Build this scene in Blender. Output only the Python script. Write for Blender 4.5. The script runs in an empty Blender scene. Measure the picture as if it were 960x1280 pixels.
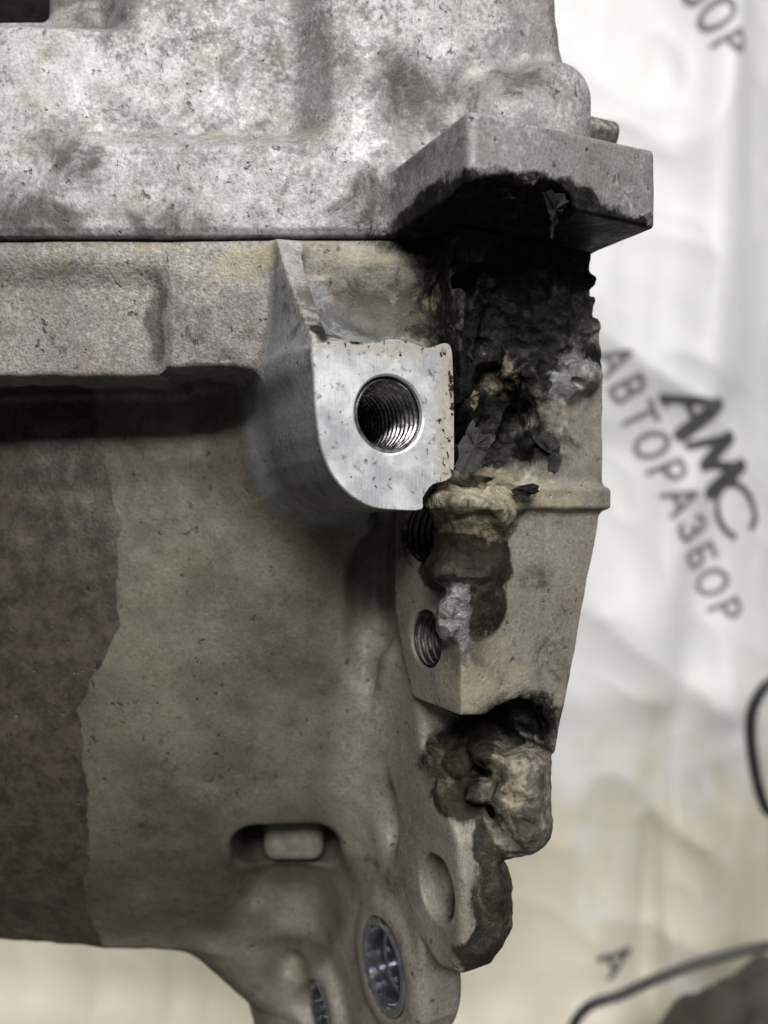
import bpy, bmesh, math, random
import numpy as np
from mathutils import Vector, Matrix

# ------------------------------------------------------------------ camera, world, lamps, exposure
scene = bpy.context.scene
ROOT = bpy.context.scene.collection
EYE = 0.40                       # height of the lens above the floor, metres
F = 28.0 / 36.0 * 1280.0         # focal length in photo pixels (long side 1280)

cam_d = bpy.data.cameras.new('camera')
cam_d.sensor_fit = 'VERTICAL'
cam_d.sensor_height = 36.0
cam_d.lens = 28.0
cam_d.clip_start = 0.01
cam_d.clip_end = 20.0
cam_d.dof.use_dof = True
cam_d.dof.focus_distance = 0.142
cam_d.dof.aperture_fstop = 11.5
cam = bpy.data.objects.new('camera', cam_d)
cam.location = (0, 0, EYE)
cam.rotation_euler = (math.radians(90), 0, 0)
ROOT.objects.link(cam)
scene.camera = cam

world = bpy.data.worlds.new('World')
scene.world = world
world.use_nodes = True
bg = world.node_tree.nodes['Background']
bg.inputs['Color'].default_value = (0.92, 0.96, 1.0, 1)
bg.inputs['Strength'].default_value = 0.08


def tube_lamp(name, loc, target, w, h, power, col=(1.0, 0.985, 0.96)):
    d = bpy.data.lights.new(name, 'AREA')
    d.shape = 'RECTANGLE'
    d.size, d.size_y = w, h
    d.energy = power * 1.08
    d.color = col
    o = bpy.data.objects.new(name, d)
    o.location = loc
    o.rotation_euler = (Vector(target) - Vector(loc)).to_track_quat('-Z', 'Y').to_euler()
    ROOT.objects.link(o)
    return o


# rows of strip lights along the workshop ceiling, behind and above the camera
tube_lamp('ceiling_tube_lamp', (0.12, -2.50, 2.00), (0.0, 0.15, 0.42), 1.3, 0.50, 80)
tube_lamp('ceiling_tube_lamp', (0.35, -1.45, 2.05), (0.0, 0.15, 0.42), 1.3, 0.20, 28)
tube_lamp('ceiling_tube_lamp', (0.25, -0.35, 2.05), (0.05, 0.25, 0.42), 1.3, 0.15, 10)

vs = scene.view_settings
vs.view_transform = 'Standard'
vs.look = 'None'
vs.exposure = 0.0
vs.gamma = 1.0
vs.use_curve_mapping = False

# ------------------------------------------------------------------ small helpers
VOX = 0.62


def P(u, v, y):
    """point in millimetres, relative to the lens, that the photo shows at pixel (u, v), y mm deep"""
    return np.array([(u - 480.0) / F * y, y, (640.0 - v) / F * y])


def sstep(a, b, t):
    t = np.clip((t - a) / (b - a), 0, 1)
    return t * t * (3 - 2 * t)


def smin(a, b, k):
    h = np.clip(0.5 + 0.5 * (b - a) / k, 0, 1)
    return b + (a - b) * h - k * h * (1 - h)


def smax(a, b, k):
    return -smin(-a, -b, k)


_rng = np.random.default_rng(7)
_LAT = _rng.random((64, 64, 64)).astype(np.float32) * 2 - 1


def vnoise(p, size, seed=0):
    q = p.astype(np.float32) * np.float32(1 / size) + np.float32((seed * 7.31) % 64 + 640.0)
    i = q.astype(np.int32)
    f = (q - i).astype(np.float32)
    f = f * f * (3 - 2 * f)
    a = i & 63
    b = (i + 1) & 63
    x0, y0, z0 = a[:, 0], a[:, 1], a[:, 2]
    x1, y1, z1 = b[:, 0], b[:, 1], b[:, 2]
    fx, fy, fz = f[:, 0], f[:, 1], f[:, 2]
    c00 = _LAT[x0, y0, z0] * (1 - fx) + _LAT[x1, y0, z0] * fx
    c10 = _LAT[x0, y1, z0] * (1 - fx) + _LAT[x1, y1, z0] * fx
    c01 = _LAT[x0, y0, z1] * (1 - fx) + _LAT[x1, y0, z1] * fx
    c11 = _LAT[x0, y1, z1] * (1 - fx) + _LAT[x1, y1, z1] * fx
    return (c00 * (1 - fy) + c10 * fy) * (1 - fz) + (c01 * (1 - fy) + c11 * fy) * fz


def fbm(p, size, octv=4, seed=0, gain=0.5):
    s = np.zeros(len(p), np.float32)
    a = 1.0
    for o in range(octv):
        s += a * vnoise(p, size, seed + o * 3)
        size *= 0.5
        a *= gain
    return s


def sd_poly(px, py, poly):
    poly = np.asarray(poly, float)
    d = np.full(px.shape, 1e18)
    sgn = np.ones(px.shape)
    n = len(poly)
    for i in range(n):
        ax, ay = poly[i]
        bx, by = poly[i - 1]
        ex, ey = bx - ax, by - ay
        wx, wy = px - ax, py - ay
        t = np.clip((wx * ex + wy * ey) / (ex * ex + ey * ey), 0, 1)
        dx, dy = wx - ex * t, wy - ey * t
        d = np.minimum(d, dx * dx + dy * dy)
        c1 = py >= ay
        c2 = py < by
        c3 = ex * wy > ey * wx
        flip = (c1 & c2 & c3) | (~c1 & ~c2 & ~c3)
        sgn = np.where(flip, -sgn, sgn)
    return sgn * np.sqrt(d)


class Lut:
    """distance to a polygon, tabulated once on a fine grid and looked up bilinearly"""

    def __init__(self, poly, pad=22.0, res=0.25):
        q = np.asarray(poly, float)
        self.lo = q.min(0) - pad
        self.res = res
        n = np.ceil((q.max(0) + pad - self.lo) / res).astype(int) + 1
        gx, gy = np.meshgrid(self.lo[0] + np.arange(n[0]) * res, self.lo[1] + np.arange(n[1]) * res, indexing='ij')
        self.t = sd_poly(gx.ravel(), gy.ravel(), poly).reshape(n).astype(np.float32)
        self.n = n

    def __call__(self, px, py):
        a = (px - self.lo[0]) / self.res
        b = (py - self.lo[1]) / self.res
        ac = np.clip(a, 0, self.n[0] - 1.001)
        bc = np.clip(b, 0, self.n[1] - 1.001)
        i = ac.astype(np.int32)
        j = bc.astype(np.int32)
        f, g = ac - i, bc - j
        t = self.t
        d = (t[i, j] * (1 - f) + t[i + 1, j] * f) * (1 - g) + (t[i, j + 1] * (1 - f) + t[i + 1, j + 1] * f) * g
        return d + np.hypot(a - ac, b - bc) * self.res * 0.8


def extrude(d2, w, w0, w1, r=0.8):
    dw = np.maximum(w0 - w, w - w1)
    a, b = d2 + r, dw + r
    return np.minimum(np.maximum(a, b), 0) + np.sqrt(np.maximum(a, 0) ** 2 + np.maximum(b, 0) ** 2) - r


def ellip(p, c, r):
    q = (p - np.asarray(c)) / np.asarray(r)
    k = np.sqrt((q * q).sum(1)) + 1e-9
    return (k - 1) * min(r) * np.clip(1.0, 0.5, 1)


def rbox(p, c, h, r):
    q = np.abs(p - np.asarray(c)) - np.asarray(h) + r
    return np.minimum(q.max(1), 0) + np.sqrt((np.maximum(q, 0) ** 2).sum(1)) - r


def capsule(p, a, b, ra, rb=None):
    a, b = np.asarray(a, float), np.asarray(b, float)
    rb = ra if rb is None else rb
    e = b - a
    t = np.clip(((p - a) @ e) / (e @ e), 0, 1)
    return np.sqrt(((p - a - t[:, None] * e) ** 2).sum(1)) - (ra + (rb - ra) * t)


# frame of the mounting faces: s along the face, w into the metal, z up (all mm)
TH = math.radians(28)
CS, SN = math.cos(TH), math.sin(TH)
O0 = np.array([0.9, 133.0, 16.3])


def to_sw(p):
    dx, dy = p[:, 0] - O0[0], p[:, 1] - O0[1]
    return dx * CS + dy * SN, -dx * SN + dy * CS


def from_sw(s, w, z):
    return np.array([O0[0] + s * CS - w * SN, O0[1] + s * SN + w * CS, z])


def face_px(u, v, w=0.0):
    """photo pixel -> (s, z) on the plane w = const of the mounting faces"""
    k = (u - 480.0) / F
    y = (w - O0[0] * SN + O0[1] * CS) / (CS - k * SN)
    x = k * y
    s = (x - O0[0]) * CS + (y - O0[1]) * SN
    return s, (640.0 - v) / F * y


def catmull(pts, n=5, closed=True):
    out = []
    m = len(pts)
    for i in range(m if closed else m - 1):
        if closed:
            p0, p1, p2, p3 = pts[i - 1], pts[i], pts[(i + 1) % m], pts[(i + 2) % m]
        else:
            p0, p1, p2, p3 = pts[max(i - 1, 0)], pts[i], pts[i + 1], pts[min(i + 2, m - 1)]
        for j in range(n):
            t = j / n
            out.append(tuple(0.5 * ((2 * b) + (-a + c) * t + (2 * a - 5 * b + 4 * c - d) * t * t + (-a + 3 * b - 3 * c + d) * t ** 3)
                             for a, b, c, d in zip(p0, p1, p2, p3)))
    if not closed:
        out.append(tuple(pts[-1]))
    return out


# ------------------------------------------------------------------ sparse distance-field mesher
def mesh_field(fn, lo, hi, h):
    lo = np.asarray(lo, float)
    B = 8
    nb = np.ceil((np.asarray(hi) - lo) / (h * B)).astype(int)
    n = nb * B + 1
    cs = np.stack(np.meshgrid(*[np.arange(k) for k in nb], indexing='ij'), -1).reshape(-1, 3)
    cen = lo + (cs + 0.5) * B * h
    dc = fn(cen)
    D = np.repeat(np.repeat(np.repeat(dc.reshape(nb).astype(np.float32), B, 0), B, 1), B, 2)
    D = np.pad(D, ((0, 1), (0, 1), (0, 1)), mode='edge')
    D = np.where(D < 0, np.float32(-1), np.float32(1))
    act = cs[np.abs(dc) < B * h * 1.15 + 1.2]
    loc = np.stack(np.meshgrid(*[np.arange(B + 1)] * 3, indexing='ij'), -1).reshape(-1, 3)
    for k in range(0, len(act), 1500):
        idx = (act[k:k + 1500, None, :] * B + loc[None]).reshape(-1, 3)
        val = fn((lo + idx * h).astype(np.float32))
        D[idx[:, 0], idx[:, 1], idx[:, 2]] = val
    ins = D < 0
    m = np.zeros(n - 1, np.int8)
    for a in (0, 1):
        for b in (0, 1):
            for c in (0, 1):
                m += ins[a:n[0] - 1 + a, b:n[1] - 1 + b, c:n[2] - 1 + c]
    cell = np.argwhere((m > 0) & (m < 8))
    vid = np.full(n - 1, -1, np.int32)
    vid[cell[:, 0], cell[:, 1], cell[:, 2]] = np.arange(len(cell))
    acc = np.zeros((len(cell), 3))
    cnt = np.zeros(len(cell))
    corners = [(a, b, c) for a in (0, 1) for b in (0, 1) for c in (0, 1)]
    vals = {c: D[cell[:, 0] + c[0], cell[:, 1] + c[1], cell[:, 2] + c[2]] for c in corners}
    for c0 in corners:
        for ax in range(3):
            if c0[ax] == 0:
                c1 = list(c0)
                c1[ax] = 1
                v0, v1 = vals[c0], vals[tuple(c1)]
                x = (v0 < 0) != (v1 < 0)
                t = np.where(x, v0 / np.where(x, v0 - v1, 1), 0)
                pt = np.tile(np.array(c0, float), (len(cell), 1))
                pt[:, ax] += t
                acc += pt * x[:, None]
                cnt += x
    vert = lo + (cell + acc / cnt[:, None]) * h
    quads = []
    for ax in range(3):
        a0 = [slice(1, -1)] * 3
        a1 = [slice(1, -1)] * 3
        a0[ax] = slice(0, -1)
        a1[ax] = slice(1, None)
        s0, s1 = ins[tuple(a0)], ins[tuple(a1)]
        e = np.argwhere(s0 != s1)
        flip = s0[e[:, 0], e[:, 1], e[:, 2]]
        e = e + 1
        e[:, ax] -= 1
        o1, o2 = (ax + 1) % 3, (ax + 2) % 3
        q = []
        for d1, d2 in ((1, 1), (0, 1), (0, 0), (1, 0)):
            c = e.copy()
            c[:, o1] -= d1
            c[:, o2] -= d2
            q.append(vid[c[:, 0], c[:, 1], c[:, 2]])
        q = np.stack(q, 1)
        q[~flip] = q[~flip][:, ::-1]
        quads.append(q)
    quads = np.concatenate(quads)
    quads = quads[(quads >= 0).all(1)]

    e = 0.4 * h
    g = np.zeros_like(vert)
    f = np.zeros(len(vert))
    for sgn in ((1, -1, -1), (-1, -1, 1), (-1, 1, -1), (1, 1, 1)):
        sv = np.array(sgn, float)
        val = fn((vert + sv * e).astype(np.float32))
        g += sv * val[:, None]
        f += 0.25 * val
    g /= 4 * e
    step = f[:, None] * g / np.maximum((g * g).sum(1), 0.25)[:, None]
    vert = vert - np.clip(step, -0.5 * h, 0.5 * h)
    nor = g / np.maximum(np.sqrt((g * g).sum(1)), 1e-6)[:, None]
    return vert, quads, nor


def world_of(p):
    q = np.asarray(p, float) * 0.001
    q = q + np.array([0, 0, EYE])
    return q


def split_parts(vert, quads, nor, pid, attrs, specs, base):
    """one mesh object per part id; specs[pid] = (name, material, parent)"""
    fp = pid[quads]
    fpid = np.array(np.median(fp, axis=1), int)
    fpid = np.where((fp == fpid[:, None]).any(1), fpid, fp[:, 0])
    for k, (name, mat, parent) in reversed(list(specs.items())):
        fi = np.nonzero(fpid == k)[0]
        if k == 0 or len(fi) == 0 or len(fi) > 60000:
            continue
        host = parent if isinstance(parent, int) else 0
        used, inv = np.unique(quads[fi], return_inverse=True)      # stray islands go back to the host part
        inv = inv.reshape(-1, 4)
        lab = np.arange(len(used))
        for _ in range(4000):
            m = lab[inv].min(1)
            new = lab.copy()
            np.minimum.at(new, inv.ravel(), np.repeat(m, 4))
            new = new[new]
            if (new == lab).all():
                break
            lab = new
        fl = lab[inv[:, 0]]
        ids_, cnt_ = np.unique(fl, return_counts=True)
        fpid[fi[fl != ids_[cnt_.argmax()]]] = host
    objs = {}
    for k, (name, mat, parent) in specs.items():
        qs = quads[fpid == k]
        if len(qs) == 0:
            continue
        used, inv = np.unique(qs, return_inverse=True)
        inv = inv.reshape(-1, 4)
        v = world_of(vert[used]) - np.asarray(base)
        me = bpy.data.meshes.new(name)
        me.vertices.add(len(v))
        me.vertices.foreach_set('co', v.astype(np.float32).ravel())
        me.loops.add(inv.size)
        me.loops.foreach_set('vertex_index', inv.astype(np.int32).ravel())
        me.polygons.add(len(inv))
        me.polygons.foreach_set('loop_start', np.arange(0, inv.size, 4, dtype=np.int32))
        me.update(calc_edges=True)
        me.shade_smooth()
        me.normals_split_custom_set_from_vertices(nor[used].astype(np.float32).tolist())
        for an, av in attrs.items():
            at = me.attributes.new(an, 'FLOAT', 'POINT')
            at.data.foreach_set('value', av[used].astype(np.float32))
        me.materials.append(mat)
        o = bpy.data.objects.new(name, me)
        ROOT.objects.link(o)
        objs[k] = o
    for k, (name, mat, parent) in specs.items():
        if k in objs:
            pr = objs.get(parent) if isinstance(parent, int) else parent
            objs[k].parent = pr
    return objs


# ------------------------------------------------------------------ materials
class G:
    """tiny node-graph helper"""

    def __init__(self, name):
        self.m = bpy.data.materials.new(name)
        self.m.use_nodes = True
        self.t = self.m.node_tree
        self.b = self.t.nodes['Principled BSDF']

    def put(self, sock, val):
        if isinstance(val, bpy.types.NodeSocket):
            self.t.links.new(val, sock)
        elif val is not None:
            if sock.type == 'RGBA' and len(val) == 3:
                val = (*val, 1)
            sock.default_value = val

    def coord(self, mm=True):
        c = self.t.nodes.new('ShaderNodeTexCoord').outputs['Object']
        if not mm:
            return c
        v = self.t.nodes.new('ShaderNodeVectorMath')
        v.operation = 'SCALE'
        self.put(v.inputs[0], c)
        v.inputs['Scale'].default_value = 1000
        return v.outputs[0]

    def vscale(self, c, vec):
        v = self.t.nodes.new('ShaderNodeVectorMath')
        v.operation = 'MULTIPLY'
        self.put(v.inputs[0], c)
        v.inputs[1].default_value = vec
        return v.outputs[0]

    def noise(self, c, size, detail=5, rough=0.6, dist=0.0, off=0.0):
        n = self.t.nodes.new('ShaderNodeTexNoise')
        if off:
            v = self.t.nodes.new('ShaderNodeVectorMath')
            v.operation = 'ADD'
            self.put(v.inputs[0], c)
            v.inputs[1].default_value = (off, off * 1.7, off * 0.6)
            c = v.outputs[0]
        self.put(n.inputs['Vector'], c)
        n.inputs['Scale'].default_value = 1.0 / size
        n.inputs['Detail'].default_value = detail
        n.inputs['Roughness'].default_value = rough
        n.inputs['Distortion'].default_value = dist
        return n.outputs['Fac']

    def voro(self, c, size, feature='F1', rand=1.0):
        n = self.t.nodes.new('ShaderNodeTexVoronoi')
        n.feature = feature
        self.put(n.inputs['Vector'], c)
        n.inputs['Scale'].default_value = 1.0 / size
        n.inputs['Randomness'].default_value = rand
        return n.outputs['Distance']

    def math(self, op, a, b=0.0, c=None, clamp=False):
        n = self.t.nodes.new('ShaderNodeMath')
        n.operation = op
        n.use_clamp = clamp
        self.put(n.inputs[0], a)
        self.put(n.inputs[1], b)
        if c is not None:
            self.put(n.inputs[2], c)
        return n.outputs[0]

    def ramp(self, x, lo, hi, a=0.0, b=1.0, smooth=True):
        n = self.t.nodes.new('ShaderNodeMapRange')
        n.interpolation_type = 'SMOOTHSTEP' if smooth else 'LINEAR'
        self.put(n.inputs['Value'], x)
        n.inputs['From Min'].default_value = lo
        n.inputs['From Max'].default_value = hi
        n.inputs['To Min'].default_value = a
        n.inputs['To Max'].default_value = b
        return n.outputs[0]

    def mix(self, f, a, b, mode='MIX'):
        n = self.t.nodes.new('ShaderNodeMix')
        n.data_type = 'RGBA'
        n.blend_type = mode
        self.put(n.inputs[0], f)
        self.put(n.inputs[6], a)
        self.put(n.inputs[7], b)
        return n.outputs[2]

    def attr(self, name):
        n = self.t.nodes.new('ShaderNodeAttribute')
        n.attribute_name = name
        return n.outputs['Fac']

    def bump(self, h, strength, dist_mm, nrm=None):
        n = self.t.nodes.new('ShaderNodeBump')
        n.inputs['Strength'].default_value = strength
        n.inputs['Distance'].default_value = dist_mm * 0.001
        self.put(n.inputs['Height'], h)
        if nrm is not None:
            self.put(n.inputs['Normal'], nrm)
        return n.outputs[0]

    def out(self, **kw):
        for k, v in kw.items():
            self.put(self.b.inputs[k.replace('_', ' ')], v)
        return self.m


def cast_metal(name, dark, mid, light, chalk, chalk_amt, warm, grain=1.0, met=0.3, bumpy=0.9):
    """weathered cast aluminium: grey skin, chalky oxide, brown grime, plus soot / oil / rust deposits by attribute"""
    g = G(name)
    c = g.coord()
    n_big = g.noise(c, 22, 6, 0.62)
    n_mid = g.noise(c, 5.5, 6, 0.68, 0.3, 31)
    n_fin = g.noise(c, 1.25, 6, 0.75, 0.0, 57)
    n_grn = g.noise(c, 0.62, 3, 0.65, 0.0, 11)
    blend = g.math('ADD', g.math('MULTIPLY', n_big, 0.55), g.math('MULTIPLY', n_mid, 0.45))
    col = g.mix(g.ramp(blend, 0.36, 0.52), dark, mid)
    col = g.mix(g.ramp(blend, 0.50, 0.66), col, light)
    # chalky white bloom broken up by fine speckle
    b2 = g.math('ADD', g.math('MULTIPLY', g.noise(c, 14, 8, 0.7, 0.2, 83), 0.42), g.math('MULTIPLY', n_fin, 0.58))
    b2 = g.math('ADD', b2, g.math('MULTIPLY', g.attr('pale'), 0.16))
    ch = g.math('MULTIPLY', g.ramp(b2, 0.52, 0.62), chalk_amt)
    col = g.mix(ch, col, chalk)
    # brown-green film
    bw = g.ramp(g.noise(c, 9, 6, 0.65, 0.5, 140), 0.50, 0.72)
    col = g.mix(g.math('MULTIPLY', bw, 0.55), col, warm)
    # dirt specks
    sp = g.ramp(g.math('ADD', n_fin, g.math('MULTIPLY', n_mid, 0.5)), 0.58, 0.66, 1.0, 0.0)
    col = g.mix(g.math('MULTIPLY', sp, 0.55), col, dark)
    pit = g.ramp(g.noise(c, 2.3, 3, 0.5, 0.0, 210), 0.68, 0.74)
    col = g.mix(g.math('MULTIPLY', pit, 0.75), col, [x * 0.25 for x in dark])
    spot = g.math('MULTIPLY', g.ramp(g.noise(g.vscale(c, (1.3, 1.3, 0.75)), 1.7, 5, 0.62, 0.4, 510), 0.60, 0.66), 0.85)
    spot = g.math('MULTIPLY', spot, g.ramp(g.noise(c, 17, 4, 0.6, 0.0, 720), 0.42, 0.62))
    col = g.mix(spot, col, [x * 0.3 for x in warm])
    fleck = g.math('MULTIPLY', g.ramp(g.noise(c, 1.1, 2, 0.5, 0.0, 610), 0.74, 0.78), 0.7)
    col = g.mix(fleck, col, [min(1, x * 1.5) for x in light])
    # grain tint
    col = g.mix(0.22 + 0.2 * grain, col, g.mix(g.ramp(n_grn, 0.25, 0.65), (0.2, 0.2, 0.2), (1, 1, 1)), 'MULTIPLY')
    # even oily grime film on the barrel
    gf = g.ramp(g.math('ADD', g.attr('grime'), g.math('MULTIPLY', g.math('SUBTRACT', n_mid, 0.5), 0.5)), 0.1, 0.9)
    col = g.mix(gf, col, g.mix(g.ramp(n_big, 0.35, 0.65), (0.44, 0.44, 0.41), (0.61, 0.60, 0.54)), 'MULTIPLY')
    # deposits
    n_brk = g.noise(c, 8.0, 9, 0.72, 0.6, 400)
    nn = g.math('SUBTRACT', g.math('ADD', g.math('MULTIPLY', n_brk, 0.7), g.math('MULTIPLY', n_fin, 0.3)), 0.5)

    def dep(a, wob, lo, hi):
        return g.ramp(g.math('ADD', g.attr(a), g.math('MULTIPLY', nn, wob)), lo, hi)
    stain_shade = dep('stain_shade', 4.4, 0.30, 1.0)
    col = g.mix(g.math('MULTIPLY', stain_shade, 0.80), col, g.mix(n_fin, (0.020, 0.018, 0.015), (0.070, 0.063, 0.053)))
    oil = dep('oil', 0.55, 0.42, 0.54)
    col = g.mix(g.math('MULTIPLY', oil, 0.9), col, g.mix(g.ramp(g.math('ADD', g.math('MULTIPLY', n_mid, 0.6), g.math('MULTIPLY', n_fin, 0.4)), 0.38, 0.62), (0.010, 0.008, 0.005), (0.062, 0.049, 0.032)))
    col = g.mix(g.math('MULTIPLY', g.math('MULTIPLY', spot, oil), 0.9), col, (0.012, 0.010, 0.007))
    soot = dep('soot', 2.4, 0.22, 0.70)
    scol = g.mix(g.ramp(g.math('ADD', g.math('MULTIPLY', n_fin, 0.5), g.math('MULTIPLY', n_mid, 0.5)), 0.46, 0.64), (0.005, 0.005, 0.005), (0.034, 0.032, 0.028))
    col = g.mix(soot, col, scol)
    sb = dep('slag_burnt', 1.4, 0.35, 0.6)
    col = g.mix(sb, col, g.mix(g.ramp(nn, 0.02, 0.14), g.mix(g.ramp(nn, -0.12, 0.04), (0.009, 0.008, 0.0065), (0.028, 0.024, 0.018)), (0.095, 0.080, 0.058)))
    kn = dep('slag_knob', 1.6, 0.45, 0.8)
    col = g.mix(kn, col, g.mix(g.ramp(nn, -0.04, 0.10), g.mix(g.ramp(nn, -0.16, -0.04), (0.014, 0.012, 0.010), (0.070, 0.061, 0.048)), (0.22, 0.198, 0.162)))
    st = dep('slag_tan', 1.2, 0.35, 0.6)
    col = g.mix(st, col, g.mix(g.ramp(nn, -0.02, 0.13), g.mix(g.ramp(nn, -0.14, 0.0), (0.020, 0.016, 0.010), (0.105, 0.090, 0.062)), (0.32, 0.285, 0.21)))
    tan = dep('tan', 3.0, 0.35, 0.85)
    tcol = g.mix(n_fin, (0.15, 0.12, 0.075), (0.47, 0.42, 0.325))
    col = g.mix(g.math('MULTIPLY', tan, 0.8), col, tcol)
    bare = g.math('MAXIMUM', dep('bare', 1.0, 0.45, 0.65), dep('slag_bare', 3.2, 0.72, 1.15))
    col = g.mix(bare, col, g.mix(n_fin, (0.05, 0.05, 0.05), (0.42, 0.42, 0.415)))
    rough = g.math('SUBTRACT', g.ramp(n_mid, 0.3, 0.7, 0.72, 0.5), g.math('MULTIPLY', oil, 0.16))
    rough = g.math('SUBTRACT', rough, g.math('MULTIPLY', bare, 0.25))
    rough = g.math('SUBTRACT', rough, g.math('MULTIPLY', st, 0.42))
    rough = g.math('SUBTRACT', rough, g.math('MULTIPLY', g.math('MAXIMUM', soot, sb), 0.12))
    metal = g.math('MULTIPLY', g.math('SUBTRACT', 1.0, g.math('MAXIMUM', g.math('MAXIMUM', soot, oil), g.math('MAXIMUM', sb, st))), met)
    metal = g.math('MAXIMUM', metal, g.math('MULTIPLY', bare, 0.5))
    h = g.math('ADD', g.math('MULTIPLY', n_grn, 0.55 * grain), g.math('MULTIPLY', n_fin, 0.5))
    h = g.math('SUBTRACT', h, g.math('MULTIPLY', pit, 0.8))
    burnt = g.math('MAXIMUM', soot, g.math('MAXIMUM', sb, st))
    h = g.math('ADD', h, g.math('MULTIPLY', burnt, g.math('ADD', g.math('MULTIPLY', g.noise(c, 1.8, 6, 0.68, 0.4, 5), 2.0), g.math('MULTIPLY', g.voro(c, 1.1), 0.3))))
    nrm = g.bump(h, bumpy, 0.34)
    spec = g.math('SUBTRACT', 0.5, g.math('MULTIPLY', g.math('MAXIMUM', soot, g.math('MULTIPLY', sb, 0.7)), 0.40))
    return g.out(Base_Color=col, Roughness=rough, Metallic=metal, Normal=nrm, Specular_IOR_Level=spec)


M_UP = cast_metal('cast_aluminium_chalky', (0.150, 0.141, 0.136), (0.275, 0.262, 0.258), (0.345, 0.332, 0.332),
                  (0.56, 0.54, 0.545), 0.58, (0.24, 0.21, 0.155), 0.8, 0.40, 0.65)
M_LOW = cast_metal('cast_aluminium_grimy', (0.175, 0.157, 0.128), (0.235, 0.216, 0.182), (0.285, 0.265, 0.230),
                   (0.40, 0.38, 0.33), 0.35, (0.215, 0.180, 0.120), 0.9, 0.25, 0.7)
M_RIB = cast_metal('cast_aluminium_lit_edge', (0.22, 0.205, 0.195), (0.33, 0.315, 0.305), (0.42, 0.405, 0.40),  # same casting in a lighter copy: lit front edge of the rib painted in
                   (0.55, 0.53, 0.52), 0.5, (0.26, 0.22, 0.16), 0.9, 0.3, 0.7)
M_BOSS = cast_metal('cast_aluminium_smooth', (0.165, 0.168, 0.168), (0.260, 0.267, 0.270), (0.325, 0.336, 0.343),
                    (0.42, 0.42, 0.42), 0.25, (0.20, 0.18, 0.14), 0.7, 0.35)
M_FLA = cast_metal('cast_aluminium_sandy', (0.13, 0.118, 0.105), (0.25, 0.235, 0.22), (0.34, 0.32, 0.30),
                   (0.55, 0.52, 0.47), 0.45, (0.25, 0.215, 0.155), 1.7, 0.3)


def mat_burnt(name, c0, c1, c2, rough0, rough1, met=0.0):
    g = G(name)
    c = g.coord()
    a = g.noise(c, 6, 6, 0.65, 0.4)
    b = g.noise(c, 1.3, 5, 0.7, 0.0, 20)
    d = g.noise(c, 0.4, 3, 0.6, 0.0, 60)
    x = g.math('ADD', g.math('MULTIPLY', a, 0.6), g.math('MULTIPLY', b, 0.4))
    col = g.mix(g.ramp(x, 0.40, 0.52), c0, c1)
    col = g.mix(g.ramp(x, 0.54, 0.64), col, c2)
    h = g.math('ADD', g.math('MULTIPLY', b, 1.0), g.math('MULTIPLY', d, 0.4))
    return g.out(Base_Color=col, Roughness=g.ramp(b, 0.3, 0.7, rough0, rough1), Metallic=met, Specular_IOR_Level=0.2, Normal=g.bump(h, 0.8, 0.4))


M_LUMP = mat_burnt('burnt_brown_slag', (0.012, 0.010, 0.008), (0.045, 0.036, 0.027), (0.120, 0.098, 0.072), 0.45, 0.8)
M_TAN = mat_burnt('melted_tan_slag', (0.040, 0.032, 0.020), (0.15, 0.13, 0.092), (0.36, 0.32, 0.23), 0.12, 0.5, 0.15)
M_BARE = mat_burnt('bright_molten_aluminium', (0.10, 0.10, 0.10), (0.33, 0.33, 0.33), (0.70, 0.70, 0.69), 0.15, 0.5, 0.55)
M_FLAKE = mat_burnt('grey_metal_flake', (0.018, 0.018, 0.018), (0.045, 0.044, 0.043), (0.105, 0.103, 0.100), 0.45, 0.8, 0.2)


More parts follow.
